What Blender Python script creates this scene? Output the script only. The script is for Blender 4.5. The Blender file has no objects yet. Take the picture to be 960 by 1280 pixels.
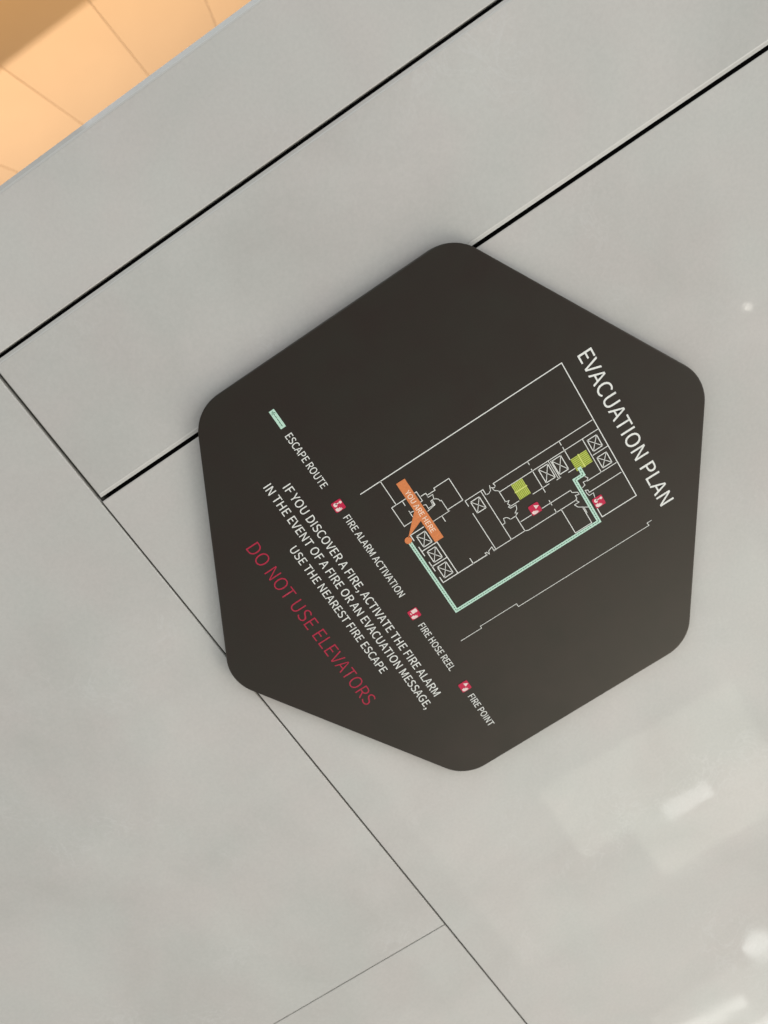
import bpy, bmesh, math, random
from mathutils import Vector, Matrix
random.seed(7)
S = bpy.context.scene
COL = S.collection

# Wall coordinates used throughout: x right along the sign's lettering, y up the sign,
# z out of the wall, in millimetres, origin at the middle of the sign's face.
def W(x, y, z=0.0):
    return Vector((x / 1000.0, -z / 1000.0, y / 1000.0))
def D(v):
    return Vector((v[0], -v[2], v[1]))

# ------------------------------------------------------------------ camera
cam = bpy.data.cameras.new('camera'); cam_o = bpy.data.objects.new('camera', cam); COL.objects.link(cam_o)
right = D((0.5441171, 0.8355037, 0.0766168))
up = -D((0.7928053, -0.5418904, 0.2789526))
back = -D((0.2745839, -0.0910407, -0.9572436))
m = Matrix((right, up, back)).transposed().to_4x4()
m.translation = W(-186.0, 11.65, 493.04)
cam_o.matrix_world = m
cam.sensor_fit = 'VERTICAL'; cam.sensor_height = 24.0
cam.lens = 24.0 * 925.3 / 1280.0
cam.clip_start = 0.01; cam.clip_end = 100
cam.dof.use_dof = True; cam.dof.focus_distance = 0.50; cam.dof.aperture_fstop = 5.0
S.camera = cam_o

# ------------------------------------------------------------------ world and lamps
w = bpy.data.worlds.new('World'); S.world = w; w.use_nodes = True
bg = w.node_tree.nodes['Background']
bg.inputs[0].default_value = (0.97, 0.98, 1.0, 1); bg.inputs[1].default_value = 0.44
S.view_settings.view_transform = 'Standard'; S.view_settings.look = 'None'
S.view_settings.exposure = 0.0; S.view_settings.gamma = 1.0; S.view_settings.use_curve_mapping = False
try:
    S.cycles.use_denoising = True
    S.cycles.max_bounces = 8
except Exception:
    pass

def area(name, pos, target, sx, sy, L, col=(1, 1, 1), shape='RECTANGLE'):
    """area lamp of radiance L; pos/target in wall metres"""
    l = bpy.data.lights.new(name, 'AREA'); l.shape = shape; l.size = sx; l.size_y = sy
    A = sx * sy * (math.pi / 4 if shape in ('DISK', 'ELLIPSE') else 1)
    l.energy = L * math.pi * A; l.color = col
    o = bpy.data.objects.new(name, l); COL.objects.link(o)
    p = D(pos); o.location = p
    d = (D(target) - p).normalized()
    o.rotation_mode = 'QUATERNION'
    q = d.to_track_quat('-Z', 'Y')
    o.rotation_quaternion = q
    return o
def spot(name, pos, target, deg, power, col):
    l = bpy.data.lights.new(name, 'SPOT'); l.energy = power; l.color = col
    l.spot_size = math.radians(deg); l.spot_blend = 0.5; l.shadow_soft_size = 0.05
    o = bpy.data.objects.new(name, l); COL.objects.link(o); o.location = D(pos)
    o.rotation_euler = (D(target) - D(pos)).to_track_quat('-Z', 'Y').to_euler()
area('lobby_window_lamp', (2.75, 0.95, 1.10), (0, 0, 0), 1.2, 1.2, 10.5, (1.0, 0.96, 0.84))
area('lobby_top_fill', (0.5, 2.6, 1.5), (0.2, 0, 0), 2.4, 1.6, 2.9, (0.97, 0.98, 1.0))  # added overhead fill, supplies ambient light at a grazing angle
area('lobby_left_fill', (-2.6, 0.3, 1.3), (0, 0, 0), 1.4, 1.4, 3.1, (0.78, 0.91, 1.0))  # added cool fill from the left, lifts the shadow beside the sign
area('lobby_floor_fill', (0.5, -2.6, 1.2), (0.2, 0, 0), 2.2, 1.2, 1.3, (1.0, 0.98, 0.92))  # added fill standing in for light bounced off the floor
area('lobby_far_glow', (3.2, 0.2, 2.9), (3.2, 0.2, 0), 4.4, 4.6, 0.28, (1.0, 0.98, 0.93))  # this and the next two: nested glow panels added to grade the sheen
area('lobby_far_glow', (3.1, 0.1, 2.8), (3.1, 0.1, 0), 3.3, 3.4, 0.36, (1.0, 0.98, 0.92))
area('lobby_far_glow', (2.55, 0.0, 2.7), (2.55, 0.0, 0), 1.75, 2.2, 0.6, (1.0, 0.99, 0.86))
area('lobby_ceiling_panel', (2.53, 0.10, 2.5), (2.53, 0.10, 0), 0.46, 1.06, 1.45, (0.97, 1.0, 0.84))
area('lobby_ceiling_panel', (2.94, 0.25, 2.5), (2.94, 0.25, 0), 0.36, 0.80, 1.45, (0.97, 1.0, 0.84))
area('lobby_tube_lamp', (2.745, 0.16, 2.46), (2.745, 0.16, 0), 0.10, 0.25, 3.6, (0.97, 1.0, 0.97))
area('lobby_round_lamp', (3.80, 0.07, 2.46), (3.80, 0.07, 0), 0.17, 0.17, 4.5, (0.97, 1.0, 0.97), 'DISK')
area('lobby_strip_lamp', (4.10, -0.36, 2.46), (4.10, -0.36, 0), 0.09, 0.42, 4.2, (1.0, 1.0, 0.94))
area('lobby_strip_lamp', (4.33, 0.02, 2.46), (4.33, 0.02, 0), 0.10, 0.5, 4.2, (1.0, 1.0, 0.94))
area('lobby_wash_panel', (4.25, 0.0, 2.52), (4.25, 0.0, 0), 0.6, 1.3, 0.8, (1.0, 0.98, 0.9))
area('lobby_spot_lamp', (0.789, 1.435, 2.5), (0.789, 1.435, 0), 0.022, 0.022, 22, (1.0, 0.95, 0.85), 'DISK')
area('corridor_lamp', (0.55, -0.5, -1.25), (-0.84, -0.3, -1.2), 0.06, 0.5, 235, (0.87, 0.93, 1.12))
spot('corridor_fill_spot', (-0.36, 1.0, 0.6), (-0.84, -0.12, -1.2), 36, 440, (1.0, 0.83, 0.48))  # added spot, warms the shaded panels in place of bounced light

# ------------------------------------------------------------------ helpers
def mat(name, col, rough=0.5, spec=0.5):
    m = bpy.data.materials.new(name); m.use_nodes = True
    b = m.node_tree.nodes['Principled BSDF']
    b.inputs['Base Color'].default_value = (*col, 1); b.inputs['Roughness'].default_value = rough
    b.inputs['Specular IOR Level'].default_value = spec
    return m
def nd(m, t, **kw):
    n = m.node_tree.nodes.new(t)
    for k, v in kw.items():
        if k in n.inputs: n.inputs[k].default_value = v
        else: setattr(n, k, v)
    return n
def lk(m, a, ao, b, bi):
    m.node_tree.links.new(a.outputs[ao], b.inputs[bi])
def ramp(m, stops):
    r = m.node_tree.nodes.new('ShaderNodeValToRGB'); e = r.color_ramp.elements
    while len(e) < len(stops): e.new(0.5)
    for k, (p, c) in zip(e, stops):
        k.position = p; k.color = (*c, 1) if len(c) == 3 else c
    return r

def link(name, me, material=None, parent=None, smooth=None):
    o = bpy.data.objects.new(name, me); COL.objects.link(o)
    if material: me.materials.append(material)
    if parent: o.parent = parent
    if smooth is not None:
        me.polygons.foreach_set('use_smooth', [True] * len(me.polygons))
        me.set_sharp_from_angle(angle=math.radians(smooth))
    return o
def mesh(name, vs, fs):
    me = bpy.data.meshes.new(name); me.from_pydata([tuple(v) for v in vs], [], fs); me.update()
    return me
def empty(name, loc, label, cat, group=None):
    o = bpy.data.objects.new(name, None); COL.objects.link(o); o.location = loc
    o['label'] = label; o['category'] = cat; o.empty_display_size = 0.05
    if group: o['group'] = group
    return o

# glyph outlines [advance, contours] for a humanist sans
GLYPH = {",":[292,[[79,-200,131,-171,174,-134,205,-89,225,-38,232,20,229,59,218,90,202,113,179,127,151,132,129,129,109,121,93,107,83,88,79,65,82,42,93,23,108,9,127,1,149,-2,161,-1,156,-37,142,-70,120,-99,92,-123,56,-143]]],"A":[639,[[4,0,102,0,176,235,458,235,532,0,634,0,373,770,265,770],[201,312,238,431,315,691,319,691,397,431,434,312]]],"C":[670,[[396,-14,453,-9,505,5,552,27,594,58,632,97,579,159,548,129,516,104,481,86,442,75,400,71,319,86,252,127,203,192,172,280,161,388,172,494,204,580,255,644,322,685,403,699,441,695,476,685,507,670,535,650,561,626,613,689,584,718,547,744,504,765,456,779,402,784,292,766,198,715,125,633,78,522,61,384,77,247,124,136,195,54,287,4]]],"D":[723,[[106,0,303,0,429,17,529,66,601,146,646,254,661,388,646,522,601,628,528,706,427,754,298,770,106,770],[203,80,203,691,290,691,388,678,464,641,518,579,550,494,561,388,550,281,518,195,464,132,388,93,290,80]]],"E":[619,[[106,0,561,0,561,83,203,83,203,363,495,363,495,446,203,446,203,688,549,688,549,770,106,770]]],"F":[580,[[106,0,203,0,203,346,497,346,497,428,203,428,203,688,549,688,549,770,106,770]]],"G":[724,[[409,-14,468,-9,522,3,571,22,612,47,646,76,646,399,393,399,393,318,557,318,557,117,536,101,510,88,482,79,451,73,418,71,328,86,256,127,204,192,172,280,161,388,172,494,206,580,260,644,331,685,417,699,460,695,497,685,530,669,558,649,583,626,636,689,606,717,569,742,525,764,474,778,414,784,299,766,202,715,126,633,78,522,61,384,78,247,125,136,199,54,295,4]]],"H":[765,[[106,0,203,0,203,363,562,363,562,0,660,0,660,770,562,770,562,447,203,447,203,770,106,770]]],"I":[308,[[106,0,203,0,203,770,106,770]]],"L":[570,[[106,0,540,0,540,83,203,83,203,770,106,770]]],"M":[853,[[106,0,193,0,193,426,181,653,185,653,247,478,393,78,458,78,603,478,665,653,669,653,657,426,657,0,747,0,747,770,630,770,483,358,430,197,425,197,370,358,223,770,106,770]]],"N":[759,[[106,0,197,0,197,404,186,645,190,645,273,486,554,0,653,0,653,770,561,770,561,370,575,126,569,126,486,285,205,770,106,770]]],"O":[779,[[390,-14,498,4,589,56,658,140,703,251,718,388,703,524,658,634,589,715,498,766,390,784,281,766,190,715,121,634,77,524,61,388,77,251,121,140,190,56,281,4],[390,71,313,86,249,127,201,193,171,281,161,388,171,494,201,580,249,644,313,685,390,699,467,685,530,644,578,580,608,494,619,388,608,281,578,193,530,127,467,86]]],"P":[665,[[106,0,203,0,203,307,330,307,424,316,503,343,562,390,600,457,613,544,600,632,562,696,501,739,422,763,326,770,106,770],[203,386,203,691,313,691,386,687,443,672,484,644,509,603,517,544,509,485,486,441,446,410,390,391,317,386]]],"R":[667,[[203,404,203,691,332,691,398,687,450,672,488,646,511,608,519,555,511,500,488,458,450,428,398,410,332,404],[528,0,638,0,442,337,500,358,548,390,584,433,608,488,616,555,603,638,566,699,509,740,435,763,347,770,106,770,106,0,203,0,203,327,341,327]]],"S":[626,[[319,-14,408,-3,481,28,535,75,569,135,581,205,573,266,551,316,517,354,473,385,422,411,313,458,277,474,242,493,213,516,192,547,185,587,191,625,210,656,240,679,280,694,329,699,370,695,408,686,443,671,475,651,504,627,555,689,519,720,478,746,432,766,382,779,329,784,250,774,183,746,131,703,98,647,86,580,96,519,121,471,157,433,199,404,243,382,353,334,395,315,430,295,458,270,476,238,482,196,475,155,455,120,421,94,376,77,320,71,273,76,227,88,183,108,144,135,108,167,50,100,93,61,142,30,197,6,256,-9]]],"T":[629,[[266,0,363,0,363,688,597,688,597,770,33,770,33,688,266,688]]],"U":[757,[[379,-14,468,-3,544,32,603,94,642,188,655,317,655,770,562,770,562,315,553,219,527,149,488,104,437,79,379,71,322,79,272,104,234,149,209,219,200,315,200,770,103,770,103,317,117,188,155,94,214,32,290,-3]]],"V":[604,[[247,0,359,0,604,770,505,770,381,353,307,99,303,99,228,353,103,770,1,770]]],"Y":[558,[[230,0,327,0,327,298,559,770,458,770,359,553,282,383,277,383,202,553,102,770,-1,770,230,298]]]}
# floor plan strokes: [width, x, y, x, y, ...] in mm
LINES = [[0.8,-64.4,-41.6,-64.4,119.9,46.6,119.9,46.6,91.8,39.3,91.8],[0.65,-64.4,-25.4,-44.2,-25.4],[0.65,-44.1,-17.8,-44.1,-29.2,-27.7,-29.2,-27.7,-22.1],[0.65,-43.7,-20.5,-40.3,-20.5],[0.65,-35.3,-20.5,-29.7,-20.5],[0.65,-33.3,-17.5,-33.9,-20.5],[0.65,-44.1,-10.6,-44.1,-8.7,-36.3,-8.7,-36.3,-11.0],[0.65,-39.6,-7.6,-39.6,-3.9,-37.0,-3.9],[0.65,-37.8,-4.0,-37.8,2.7,-39.5,2.7,-39.5,15.1,-20.8,15.1,-20.8,2.9],[0.55,-37.5,-4.1,-36.1,-3.9,-36.1,-0.3,-33.2,-1.3,-32.8,-3.9,-30.0,-4.3],[0.55,-33.0,-1.6,-32.2,0.0,-30.9,1.3,-29.2,1.5,-29.2,2.5,-19.9,2.5,-19.3,3.2,-19.3,-10.4],[0.65,-18.7,-3.2,-14.6,-3.2],[0.55,-32.6,-2.8,-28.9,-2.8,-27.8,-9.4],[0.55,-33.1,-9.7,-32.5,-8.1,-28.6,-8.1],[0.55,-29.3,-7.6,-29.3,-3.3,-31.6,-3.3],[0.8,-19.7,-18.3,-19.7,-29.2,-15.0,-29.2],[0.8,-8.8,-29.0,-1.1,-29.0],[0.8,-4.9,-28.4,-4.9,-16.2,23.3,-16.2],[0.8,4.9,-28.9,12.9,-28.9],[0.8,9.0,-28.8,9.0,-16.8],[0.8,19.2,-28.8,23.9,-28.8,23.9,8.3],[0.65,19.3,-3.2,23.9,-3.2],[0.55,24.2,8.3,21.9,7.9,22.1,9.3,24.3,10.1,22.0,11.0,20.7,14.3,24.2,14.3],[0.65,-8.2,15.9,24.2,15.9],[0.65,23.9,14.0,23.9,28.9,23.9,40.3,24.9,42.6,24.9,82.5],[0.65,-14.7,16.1,-19.2,16.1,-19.2,30.7,-14.7,30.7],[0.55,-14.7,30.6,-14.4,32.7,-15.6,34.9,-19.1,36.1],[0.65,-18.8,28.9,24.0,28.9],[0.65,23.9,40.2,10.6,40.2,10.6,35.9],[0.55,10.7,35.9,9.1,35.4,7.6,34.0,7.2,32.1,10.8,31.3,10.8,29.4],[0.55,10.5,40.2,9.4,42.5,8.4,41.0,6.6,43.5,3.6,44.5,3.6,40.2,2.0,39.3,1.2,40.9,-0.3,39.9,-1.9,42.0,-2.7,39.2],[0.65,-2.7,39.5,-12.0,39.5],[0.55,-12.0,39.7,-14.0,37.2,-17.3,36.3,-15.8,37.8,-16.4,39.4],[0.65,-16.4,39.4,-18.9,38.9,-18.9,67.5,-18.9,118.8],[0.65,2.3,40.9,2.3,47.7],[0.65,-11.1,39.9,-11.1,65.8,-11.1,119.2],[0.65,16.3,41.4,16.3,50.0],[0.65,16.4,58.9,16.4,82.1],[0.55,16.5,82.2,18.4,82.2,20.5,85.7,22.4,86.0,21.6,83.2,24.0,83.2,24.7,81.7,27.4,83.1,27.4,79.4,30.2,80.7,34.3,86.7],[0.65,14.2,65.8,18.3,65.8],[0.65,22.0,65.9,25.0,65.9],[0.65,25.1,69.8,46.1,69.8,46.1,83.4,31.7,83.4],[0.55,32.8,84.2,37.4,84.2],[0.65,-18.0,66.9,-16.3,66.9],[0.65,-18.4,92.4,-15.7,92.4],[0.65,-13.6,92.5,-3.2,92.5],[0.65,-12.6,66.5,7.3,66.5],[0.65,3.6,58.7,3.6,71.7],[0.55,-10.6,79.2,4.2,79.2],[0.55,-10.0,80.5,4.1,80.5],[0.65,4.2,77.8,4.2,81.0],[0.65,4.3,87.4,4.3,92.5],[0.65,-10.5,106.8,17.2,106.8],[0.65,3.3,107.8,3.3,119.3],[0.65,17.2,119.0,17.2,95.5],[0.55,16.8,95.5,16.3,92.6,18.9,92.6,19.5,90.3],[0.55,16.6,95.6,15.4,96.9,13.5,95.6],[0.65,25.3,118.5,25.3,92.6],[0.55,25.0,92.7,23.2,92.7,22.4,90.9,25.0,90.9,27.3,91.6,27.3,95.0,30.9,94.2],[0.5,70.8,-42.2,70.8,-24.3,69.0,-24.3,69.0,7.0,71.8,7.0,71.8,117.4,69.4,117.0,69.4,120.7]]
BOXES = [[-16.6, -26.1, -6.9, -18.9], [-2.6, -26.0, 7.0, -19.0], [11.4, -26.1, 21.4, -18.8], [-16.3, 18.8, -6.7, 25.9], [-9.5, 70.4, 1.9, 77.9], [-9.5, 81.2, 2.1, 88.5], [-8.2, 109.2, 1.0, 116.6], [6.4, 109.1, 15.2, 116.6]]
STAIRS = [[-10.9, 48.7, 2.2, 57.7], [-3.0, 92.7, 7.0, 105.4]]

# ------------------------------------------------------------------ materials
def tile_material():
    m = mat('polished_porcelain', (.46, .45, .42), .10, .5)
    b = m.node_tree.nodes['Principled BSDF']; b.inputs['Specular IOR Level'].default_value = .34
    tc = nd(m, 'ShaderNodeTexCoord'); oi = nd(m, 'ShaderNodeObjectInfo')
    ad = nd(m, 'ShaderNodeVectorMath', operation='MULTIPLY_ADD')
    cx = nd(m, 'ShaderNodeCombineXYZ'); 
    for i in range(3): lk(m, oi, 'Random', cx, i)
    ad.inputs[1].default_value = (13, 7, 19); lk(m, cx, 0, ad, 0); lk(m, tc, 'Object', ad, 2)
    n1 = nd(m, 'ShaderNodeTexNoise', Scale=7.0, Detail=6.0, Roughness=.55, Distortion=.6); lk(m, ad, 0, n1, 'Vector')
    r1 = ramp(m, [(.3, (.458, .441, .409)), (.52, (.498, .480, .447)), (.72, (.530, .510, .474))]); lk(m, n1, 'Fac', r1, 'Fac')
    # faint pinkish and greenish clouds
    n2 = nd(m, 'ShaderNodeTexNoise', Scale=16.0, Detail=3.0, Roughness=.5); lk(m, ad, 0, n2, 'Vector')
    r2 = ramp(m, [(.35, (1.012, .99, .985)), (.65, (.985, 1.0, .99))]); lk(m, n2, 'Fac', r2, 'Fac')
    mx = nd(m, 'ShaderNodeMix', data_type='RGBA', blend_type='MULTIPLY'); mx.inputs[0].default_value = 1
    lk(m, r1, 0, mx, 6); lk(m, r2, 0, mx, 7)
    # pale scratchy veins in patches
    n3 = nd(m, 'ShaderNodeTexNoise', Scale=34.0, Detail=5.0, Roughness=.6, Distortion=1.6); lk(m, ad, 0, n3, 'Vector')
    r3 = ramp(m, [(.47, (0, 0, 0)), (.5, (1, 1, 1)), (.53, (0, 0, 0))]); lk(m, n3, 'Fac', r3, 'Fac')
    n4 = nd(m, 'ShaderNodeTexNoise', Scale=11.0, Detail=2.0); lk(m, ad, 0, n4, 'Vector')
    r4 = ramp(m, [(.54, (0, 0, 0)), (.68, (.36, .36, .36))]); lk(m, n4, 'Fac', r4, 'Fac')
    mu = nd(m, 'ShaderNodeMath', operation='MULTIPLY'); lk(m, r3, 0, mu, 0); lk(m, r4, 0, mu, 1)
    mv = nd(m, 'ShaderNodeMix', data_type='RGBA'); lk(m, mu, 0, mv, 0); lk(m, mx, 2, mv, 6); mv.inputs[7].default_value = (.58, .57, .54, 1)
    # fine grain of the glaze and a tone of its own for each tile
    n7 = nd(m, 'ShaderNodeTexNoise', Scale=420.0, Detail=3.0, Roughness=.7); lk(m, ad, 0, n7, 'Vector')
    r7 = ramp(m, [(.3, (.965,) * 3), (.7, (1.03,) * 3)]); lk(m, n7, 'Fac', r7, 'Fac')
    r8 = ramp(m, [(0, (.985,) * 3), (1, (1.012,) * 3)]); lk(m, oi, 'Random', r8, 'Fac')
    g1 = nd(m, 'ShaderNodeMix', data_type='RGBA', blend_type='MULTIPLY'); g1.inputs[0].default_value = 1; lk(m, r7, 0, g1, 6); lk(m, r8, 0, g1, 7)
    g2 = nd(m, 'ShaderNodeMix', data_type='RGBA', blend_type='MULTIPLY'); g2.inputs[0].default_value = 1; lk(m, mv, 2, g2, 6); lk(m, g1, 2, g2, 7)
    # a few dark specks
    vo = nd(m, 'ShaderNodeTexVoronoi', Scale=14.0); lk(m, ad, 0, vo, 'Vector')
    r5 = ramp(m, [(.010, (.55, .55, .55)), (.022, (0, 0, 0))]); lk(m, vo, 'Distance', r5, 'Fac')
    ms = nd(m, 'ShaderNodeMix', data_type='RGBA'); lk(m, r5, 0, ms, 0); lk(m, g2, 2, ms, 6); ms.inputs[7].default_value = (.2, .17, .14, 1)
    lk(m, ms, 2, b, 'Base Color')
    # polish: slightly uneven
    r6 = ramp(m, [(.35, (.035,) * 3), (.7, (.065,) * 3)]); lk(m, n2, 'Fac', r6, 'Fac'); lk(m, r6, 0, b, 'Roughness')
    n6 = nd(m, 'ShaderNodeTexNoise', Scale=22.0, Detail=2.0); lk(m, ad, 0, n6, 'Vector')
    bp = nd(m, 'ShaderNodeBump', Strength=.03, Distance=.003); lk(m, n6, 'Fac', bp, 'Height'); lk(m, bp, 0, b, 'Normal')
    return m
TILE = tile_material()
EDGE = mat('tile_edge_highlight', (.56, .545, .505), .35, .5)  # lighter colour that paints in the glint on tile edges

def board_material():
    m = mat('dark_bronze_laminate', (.013, .0112, .0095), .36, .52)
    b = m.node_tree.nodes['Principled BSDF']
    b.inputs['Specular Tint'].default_value = (1.0, .92, .78, 1)
    tc = nd(m, 'ShaderNodeTexCoord')
    n = nd(m, 'ShaderNodeTexNoise', Scale=900.0, Detail=3.0, Roughness=.6); lk(m, tc, 'Object', n, 'Vector')
    mp = nd(m, 'ShaderNodeMapping'); mp.inputs['Scale'].default_value = (30, 30, 30); lk(m, tc, 'Object', mp, 0)
    n2 = nd(m, 'ShaderNodeTexNoise', Scale=1.0, Detail=4.0, Roughness=.6); lk(m, mp, 0, n2, 'Vector')
    r = ramp(m, [(.3, (.0100, .0048, .0040)), (.7, (.0066, .0052, .0034))]); lk(m, n2, 'Fac', r, 'Fac')
    rg = ramp(m, [(.25, (.72,) * 3), (.75, (1.28,) * 3)]); lk(m, n, 'Fac', rg, 'Fac')
    mg = nd(m, 'ShaderNodeMix', data_type='RGBA', blend_type='MULTIPLY'); mg.inputs[0].default_value = 1; lk(m, r, 0, mg, 6); lk(m, rg, 0, mg, 7); lk(m, mg, 2, b, 'Base Color')
    r2 = ramp(m, [(.3, (.40,) * 3), (.7, (.50,) * 3)]); lk(m, n2, 'Fac', r2, 'Fac'); lk(m, r2, 0, b, 'Roughness')
    bp = nd(m, 'ShaderNodeBump', Strength=.07, Distance=.0004); lk(m, n, 'Fac', bp, 'Height'); lk(m, bp, 0, b, 'Normal')
    return m
BOARD = board_material()

def print_material(name, col):
    m = mat(name, col, .5, .4)
    b = m.node_tree.nodes['Principled BSDF']
    tc = nd(m, 'ShaderNodeTexCoord')
    n = nd(m, 'ShaderNodeTexNoise', Scale=700.0, Detail=2.0); lk(m, tc, 'Object', n, 'Vector')
    c = col
    r = ramp(m, [(.3, tuple(v * .88 for v in c)), (.7, tuple(min(1, v * 1.06) for v in c))]); lk(m, n, 'Fac', r, 'Fac'); lk(m, r, 0, b, 'Base Color')
    return m
WHITE = print_material('white_ink', (.76, .755, .70))
RED = print_material('red_ink', (.40, .010, .042))
MINT = print_material('mint_ink', (.50, .72, .58))
GREEN = print_material('dark_green_ink', (.06, .16, .10))
ORANGE = print_material('orange_ink', (.66, .205, .062))
PEACH = print_material('peach_ink', (.92, .72, .56))
LIME = print_material('lime_ink', (.25, .32, .012))
CREAM = print_material('pale_lime_ink', (.62, .66, .16))
CRIMSON = print_material('crimson_ink', (.52, .006, .052))
PINK = print_material('pale_pink_ink', (.80, .62, .58))

CORE = mat('black_backing', (.006, .005, .004), .8, .2)
SEAL = mat('dark_joint_sealant', (.055, .052, .042), .7, .3)
SEAL2 = mat('grey_joint_sealant', (.19, .18, .155), .7, .3)
STEEL = mat('brushed_steel', (.55, .55, .55), .35, .5); STEEL.node_tree.nodes['Principled BSDF'].inputs['Metallic'].default_value = 1

def wood_material():
    m = mat('tan_wall_panel', (.62, .36, .16), .42, .4)
    b = m.node_tree.nodes['Principled BSDF']
    tc = nd(m, 'ShaderNodeTexCoord'); oi = nd(m, 'ShaderNodeObjectInfo')
    mp = nd(m, 'ShaderNodeMapping'); mp.inputs['Scale'].default_value = (3, 1.5, 3); lk(m, tc, 'Object', mp, 0)
    n = nd(m, 'ShaderNodeTexNoise', Scale=2.0, Detail=5.0, Roughness=.6, Distortion=.4); lk(m, mp, 0, n, 'Vector')
    r = ramp(m, [(.3, (.615, .352, .155)), (.7, (.645, .372, .164))]); lk(m, n, 'Fac', r, 'Fac')
    r2 = ramp(m, [(0, (.95,) * 3), (1, (1.04,) * 3)]); lk(m, oi, 'Random', r2, 'Fac')
    mx = nd(m, 'ShaderNodeMix', data_type='RGBA', blend_type='MULTIPLY'); mx.inputs[0].default_value = 1
    lk(m, r, 0, mx, 6); lk(m, r2, 0, mx, 7); lk(m, mx, 2, b, 'Base Color')
    return m
WOOD = wood_material()

# ------------------------------------------------------------------ tiled wall
def box(name, x0, x1, y0, y1, z0, z1, material, parent=None):
    v = [W(x, y, z) for z in (z0, z1) for x, y in ((x0, y0), (x1, y0), (x1, y1), (x0, y1))]
    f = [(3, 2, 1, 0), (4, 5, 6, 7), (0, 1, 5, 4), (1, 2, 6, 5), (2, 3, 7, 6), (3, 0, 4, 7)]
    return link(name, mesh(name, v, f), material, parent)

wall = empty('tiled_wall', W(0, -1000, -30), 'grey polished stone tiled wall behind the dark hexagonal sign', 'wall')
wall.location = (0, 0, 0)
def tile(x0, x1, y0, y1, bev, zf=-7.0, t=6.0):
    """bev = edge easing width (left, right, bottom, top)"""
    l, r, b, tp = bev
    rings = [(0, -t)]
    for k, (u, d) in enumerate(((0, .26), (.3, .17), (.6, .08), (.8, .028), (.88, .012), (.95, .003), (1.0, 0))):
        rings.append((u, d))
    vs = []; fs = []
    for i, (u, d) in enumerate(rings):
        xa, xb, ya, yb = x0 + l * u, x1 - r * u, y0 + b * u, y1 - tp * u
        for x, y, e in ((xa, ya, (l, b)), (xb, ya, (r, b)), (xb, yb, (r, tp)), (xa, yb, (l, tp))):
            z = zf - t if i == 0 else zf - d * max(e)
            vs.append(W(x, y, z))
    # each corner carries the depth of its wider edge
    for i in range(len(rings) - 1):
        for k in range(4):
            a = i * 4; c = (i + 1) * 4; n = (k + 1) % 4
            fs.append((a + k, a + n, c + n, c + k))
    a = (len(rings) - 1) * 4
    fs.append((a, a + 1, a + 2, a + 3)); fs.append((3, 2, 1, 0))
    o = link('wall_tile', mesh('wall_tile', vs, fs), TILE, wall)
    me = o.data
    me.polygons.foreach_set('use_smooth', [True] * len(me.polygons)); me.set_sharp_from_angle(angle=math.radians(35))
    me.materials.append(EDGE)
    for i in (3, 4):                                        # painted highlight along the crest of the wide eased edges
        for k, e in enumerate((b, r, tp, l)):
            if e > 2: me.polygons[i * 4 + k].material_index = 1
    me.polygons[len(me.polygons) - 2].use_smooth = False   # the face itself is truly flat
    return o
tile(-345.7, -270.35, -190.2, 1200, (4.2, 1.0, .8, .8))
tile(-267.7, -160.17, -190.2, 1200, (3.2, 3.2, 1.0, .8))
tile(-157.43, 1300, -191.05, 1200, (.8, .8, .5, .8))
tile(-345.7, 292.03, -1000, -192.6, (3.4, .35, .8, .5))
tile(292.96, 1300, -1000, -192.6, (.35, .8, .8, .5))
box('wall_core', -338, 1290, -995, 1190, -1144, -20, CORE, wall)
box('joint_sealant', -343.5, -157.8, -192.8, -190.0, -19.5, -11.5, SEAL, wall)
box('joint_sealant', -156.8, 1290, -192.8, -190.9, -19.5, -9.3, SEAL, wall)
box('joint_sealant', 291.9, 293.1, -990, -192.8, -19.5, -7.9, SEAL2, wall)

# ------------------------------------------------------------------ corridor wall beyond the tiled wall's edge
cw = empty('corridor_wall', (0, 0, 0), 'warm peach panelled wall lit beyond the edge of the grey tiles', 'wall')
bm0 = None
for k in range(-6, 8):
    y0 = -55 + 200 * k
    if bm0 is None:
        v = []; x1, e = -840, 0.5
        prof = ((-860, 0), (x1 - e, 0), (x1, e), (x1, 199.4 - e), (x1 - e, 199), (-860, 199.4))
        for z in (-3200, -420):
            for x, y in prof: v.append(W(x, y, z))
        f = [tuple(range(5, -1, -1)), tuple(range(6, 12))] + [(i, (i + 1) % 6, (i + 1) % 6 + 6, i + 6) for i in range(6)]
        bm0 = mesh('wall_panel', v, f); bm0.materials.append(WOOD)
    o = bpy.data.objects.new('wall_panel', bm0); COL.objects.link(o); o.parent = cw
    o.location = W(0, y0 + 0.3, 0)
box('wall_core', -880, -858, -1255, 1540, -3195, -425, mat('tan_grout', (.56, .32, .14), .8, .2), cw)

# ------------------------------------------------------------------ the sign
sign = empty('evacuation_sign', (0, 0, 0), 'dark brown hexagonal evacuation plan sign with rounded corners on the grey tiles', 'sign')

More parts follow.
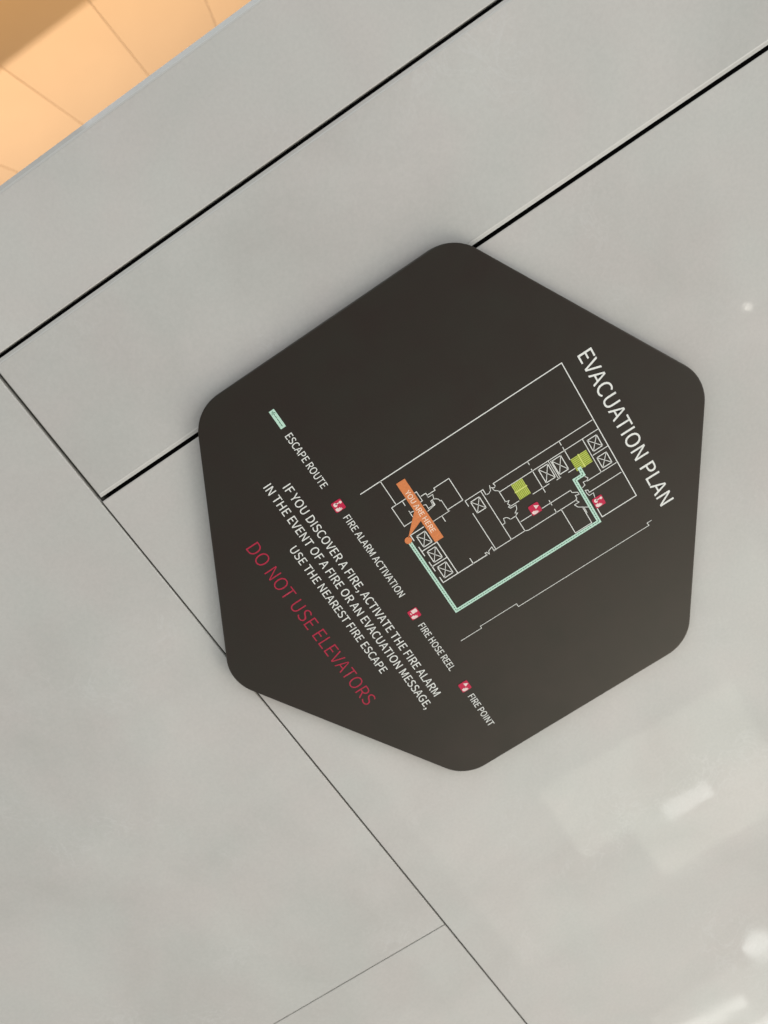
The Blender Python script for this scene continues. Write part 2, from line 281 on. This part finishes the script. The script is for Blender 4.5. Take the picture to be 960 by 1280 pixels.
def hex_outline(R, r, inset, n=14):
    pts = []
    Rv = R - inset / math.cos(math.radians(30)); rr = max(r - inset, .1)
    for k in range(6):
        a = math.radians(90 - 60 * k)
        c = Vector((math.cos(a), math.sin(a))) * (Rv - rr / math.cos(math.radians(30)))
        for i in range(n + 1):
            t = a + math.radians(30 - 60 * i / n)
            pts.append((c.x + rr * math.cos(t), c.y + rr * math.sin(t)))
    return pts[::-1]
vs = []; fs = []
rings = [(.6, -4.5), (0, -4.0), (0, -1.0), (.1, -.5), (.4, -.12), (.9, 0.0)]
for ins, z in rings:
    o_ = hex_outline(200.0, 31.0, ins); n = len(o_)
    vs += [W(x, y, z) for x, y in o_]
for i in range(len(rings) - 1):
    for k in range(n):
        fs.append((i * n + k, i * n + (k + 1) % n, (i + 1) * n + (k + 1) % n, (i + 1) * n + k))
fs.append(tuple(range((len(rings) - 1) * n, len(rings) * n))); fs.append(tuple(range(n - 1, -1, -1)))
sb = link('sign_board', mesh('sign_board', vs, fs), BOARD, sign, 50)
sb.data.polygons[len(fs) - 2].use_smooth = False
for ax, ay in ((-90, 60), (90, 60), (-90, -60), (90, -60)):
    v = []; 
    for z in (-7.0, -4.4):
        v += [W(ax + 9 * math.cos(t * math.pi / 8), ay + 9 * math.sin(t * math.pi / 8), z) for t in range(16)]
    f = [(i, (i + 1) % 16, (i + 1) % 16 + 16, i + 16) for i in range(16)] + [tuple(range(15, -1, -1)), tuple(range(16, 32))]
    link('standoff_mount', mesh('standoff_mount', v, f), STEEL, sign)

# --- flat print ----------------------------------------------------------------
def poly_mesh(name, polys, z, material, parent):
    vs = []; fs = []
    for p in polys:
        a = len(vs); vs += [W(x, y, z) for x, y in p]; 
        area2 = sum(p[i][0] * p[(i + 1) % len(p)][1] - p[(i + 1) % len(p)][0] * p[i][1] for i in range(len(p)))
        idx = list(range(a, a + len(p)))
        fs.append(tuple(idx if area2 > 0 else idx[::-1]))
    return link(name, mesh(name, vs, fs), material, parent)
def stroke(pts, w, closed=False):
    """quads of a mitred polyline"""
    P = [Vector(p) for p in pts]; q = [P[0]]
    for p in P[1:]:
        if (p - q[-1]).length > .02: q.append(p)
    P = q; n = len(P); out = []; L_ = []; R_ = []
    for i in range(n):
        dp = (P[i] - P[i - 1]).normalized() if (i > 0 or closed) else None
        dn = (P[(i + 1) % n] - P[i]).normalized() if (i < n - 1 or closed) else None
        if dp is None: dp = dn; base = P[i] - dn * w * .5
        elif dn is None: dn = dp; base = P[i] + dp * w * .5
        else: base = P[i]
        t = dp + dn
        if t.length < 1e-3: t = dn.copy()
        t.normalize(); nr = Vector((-t.y, t.x))
        c = max(.42, nr.dot(Vector((-dn.y, dn.x))))
        L_.append(base + nr * (w / 2 / c)); R_.append(base - nr * (w / 2 / c))
    for i in range(n if closed else n - 1):
        j = (i + 1) % n
        out.append([tuple(R_[i]), tuple(R_[j]), tuple(L_[j]), tuple(L_[i])])
    return out
def lettering(name, text, x0, x1, base, cap, material, parent, weight=0.0, z=.12, track=0.0):
    """lettering filled from glyph outlines, set to run from x0 to x1"""
    k = cap / 770.0; pen = 0; sp = []; xmin = 1e9; xmax = -1e9
    for ch in text:
        if ch == ' ': pen += 235 + track; continue
        adv, con = GLYPH[ch]
        for c in con:
            pts = [(c[i] + pen, c[i + 1]) for i in range(0, len(c), 2)]
            xmin = min(xmin, min(p[0] for p in pts)); xmax = max(xmax, max(p[0] for p in pts)); sp.append(pts)
        pen += adv + track
    sx = (x1 - x0) / (xmax - xmin)
    cu = bpy.data.curves.new(name, 'CURVE'); cu.dimensions = '2D'; cu.fill_mode = 'BOTH'; cu.offset = weight
    for pts in sp:
        s = cu.splines.new('POLY'); s.points.add(len(pts) - 1); s.use_cyclic_u = True
        for q, (x, y) in zip(s.points, pts): q.co = (x0 + (x - xmin) * sx, base + y * k, 0, 1)
    o = bpy.data.objects.new(name, cu); COL.objects.link(o)
    dg = bpy.context.evaluated_depsgraph_get(); dg.update()
    me = bpy.data.meshes.new_from_object(o.evaluated_get(dg))
    bpy.data.objects.remove(o); bpy.data.curves.remove(cu)
    flip = len(me.polygons) and me.polygons[0].normal.z < 0
    for v in me.vertices: v.co = W(v.co.x, v.co.y, z)
    if flip: me.flip_normals()
    me.materials.clear(); me.name = name
    return link(name, me, material, parent)

lettering('title_lettering', 'EVACUATION PLAN', -62.4, 64.2, 131.0, 10.7, WHITE, sign, .05)
lettering('warning_lettering', 'DO NOT USE ELEVATORS', -76.6, 74.8, -129.7, 10.2, RED, sign, -.11)
lettering('instruction_lettering', 'IF YOU DISCOVER A FIRE, ACTIVATE THE FIRE ALARM', -98.0, 98.5, -83.2, 6.2, WHITE, sign, .03)
lettering('instruction_lettering', 'IN THE EVENT OF A FIRE OR AN EVACUATION MESSAGE,', -105.4, 103.8, -94.1, 6.2, WHITE, sign, .03)
lettering('instruction_lettering', 'USE THE NEAREST FIRE ESCAPE', -59.0, 59.1, -105.3, 6.0, WHITE, sign, .03)
lettering('legend_lettering', 'ESCAPE ROUTE', -126.1, -82.4, -61.6, 5.3, WHITE, sign, .03)
lettering('legend_lettering', 'FIRE ALARM ACTIVATION', -57.0, 15.6, -61.2, 5.1, WHITE, sign, .03)
lettering('legend_lettering', 'FIRE HOSE REEL', 42.2, 87.2, -62.1, 5.1, WHITE, sign, .03)
lettering('legend_lettering', 'FIRE POINT', 113.5, 145.2, -62.2, 5.1, WHITE, sign, .03)

polys = []
for ln in LINES:
    polys += stroke(list(zip(ln[1::2], ln[2::2])), ln[0] * .84)
poly_mesh('floor_plan_outline', polys, .10, WHITE, sign)
for x0, y0, x1, y1 in BOXES:
    c = [(x0, y0), (x1, y0), (x1, y1), (x0, y1)]
    poly_mesh('lift_symbol', stroke(c, .62, True) + stroke([c[0], c[2]], .46) + stroke([c[1], c[3]], .46), .11, WHITE, sign)

# stairs: lime field with fine treads
for (x0, y0, x1, y1), along in zip(STAIRS, ('x', 'y')):
    f = poly_mesh('stair_symbol', [[(x0, y0), (x1, y0), (x1, y1), (x0, y1)]], .13, LIME, sign)
    pl = []
    if along == 'x':
        xm = (x0 + x1) / 2; pl += stroke([(xm, y0), (xm, y1)], .9)
        nn = 7
        for i in range(nn + 1):
            y = y0 + .3 + (y1 - y0 - .6) * i / nn
            pl += stroke([(x0 + .4, y), (xm - .8, y)], .38) + stroke([(xm + .8, y), (x1 - .4, y)], .38)
    else:
        ym = (y0 + y1) / 2; pl += stroke([(x0, ym), (x1, ym)], .9)
        nn = 7
        for i in range(nn + 1):
            x = x0 + .3 + (x1 - x0 - .6) * i / nn
            pl += stroke([(x, y0 + .4), (x, ym - .8)], .38) + stroke([(x, ym + .8), (x, y1 - .4)], .38)
    poly_mesh('stair_tread', pl, .16, CREAM, f)

rt = [(-15.7, -32.3), (48.1, -32.3), (48.1, 88.3), (11.5, 88.3), (11.5, 95.2), (6.5, 95.2)]
route = poly_mesh('escape_route', stroke(rt, 2.7), .19, MINT, sign)
dash = []
for a, b in zip(rt[:-1], rt[1:]):
    a = Vector(a); b = Vector(b); d = (b - a); n = int(d.length / 2.0)
    for i in range(n):
        p = a + d * (i + .3) / n; q = a + d * (i + .78) / n
        dash += stroke([p, q], .55)
poly_mesh('route_dash', dash, .22, GREEN, route)

sw = poly_mesh('legend_swatch', [[(-145.4, -60.8), (-131.5, -60.8), (-131.5, -56.8), (-145.4, -56.8)]], .12, MINT, sign)
g = stroke([(-142.6, -57.6), (-144.4, -58.8), (-142.6, -60.0)], .4)
for i in range(5): g += stroke([(-142.9 + 2.2 * i, -58.8), (-141.7 + 2.2 * i, -58.8)], .55)
poly_mesh('swatch_arrow', g, .15, GREEN, sw)

# you-are-here tag: bar, pointer, dot
tg = [[(-56.7, -17.4), (-5.3, -17.4), (-5.3, -10.4), (-56.7, -10.4)], [(-33.2, -17.4), (-18.9, -31.6), (-24.6, -17.4)]]
tg.append([(-17.4 + 2.6 * math.cos(t * math.pi / 14), -32.4 + 2.6 * math.sin(t * math.pi / 14)) for t in range(28)])
tag = poly_mesh('location_tag', tg, .26, ORANGE, sign)
lettering('tag_lettering', 'YOU ARE HERE', -48.4, -12.8, -15.9, 3.7, PEACH, tag, .03, z=.30)

# red fire symbols, each with its pale pictogram
FL = [(1.0, -3.2), (2.6, -3.3), (3.5, -2.2), (3.6, -.4), (3.1, 1.8), (2.7, .6), (2.2, 1.5), (1.9, -.1), (1.2, .5), (1.5, -1.2), (.7, -1.1)]
def blob(cx, cy, rx, ry, n=14):
    return [(cx + rx * math.cos(i * 2 * math.pi / n), cy + ry * math.sin(i * 2 * math.pi / n)) for i in range(n)]
PICT = {'fire_alarm_symbol': [blob(-1.5, -1.5, 1.5, 1.35), [(-2.2, -1.2), (-1.3, -1.2), (-1.3, 1.5), (-2.0, 1.5)], blob(-1.5, 2.6, 1.0, 1.0)],
        'hose_reel_symbol': [[(-3.3, -1.1), (-.4, -1.1), (-.4, 3.1), (-3.3, 3.1)], [(-1.9, -2.6), (-.3, -2.6), (-.3, -1.8), (-1.9, -1.8)]],
        'fire_point_symbol': [[(-2.9, .2), (.5, .5), (-.9, 3.6)]]}
for nm, cx, cy in (('fire_alarm_symbol', -66.2, -58.9), ('hose_reel_symbol', 32.4, -59.0), ('fire_point_symbol', 104.6, -59.5),
                   ('fire_point_symbol', 13.8, 54.4), ('fire_alarm_symbol', 35.0, 95.1)):
    q = 3.9; c = .6
    sq = [(cx - q, cy - q + c), (cx - q + c, cy - q), (cx + q - c, cy - q), (cx + q, cy - q + c), (cx + q, cy + q - c), (cx + q - c, cy + q), (cx - q + c, cy + q), (cx - q, cy + q - c)]
    f = poly_mesh(nm, [sq], .27, CRIMSON, sign)
    poly_mesh('pictogram', [[(x + cx, y + cy) for x, y in p] for p in PICT[nm] + [FL]], .30, PINK, f)
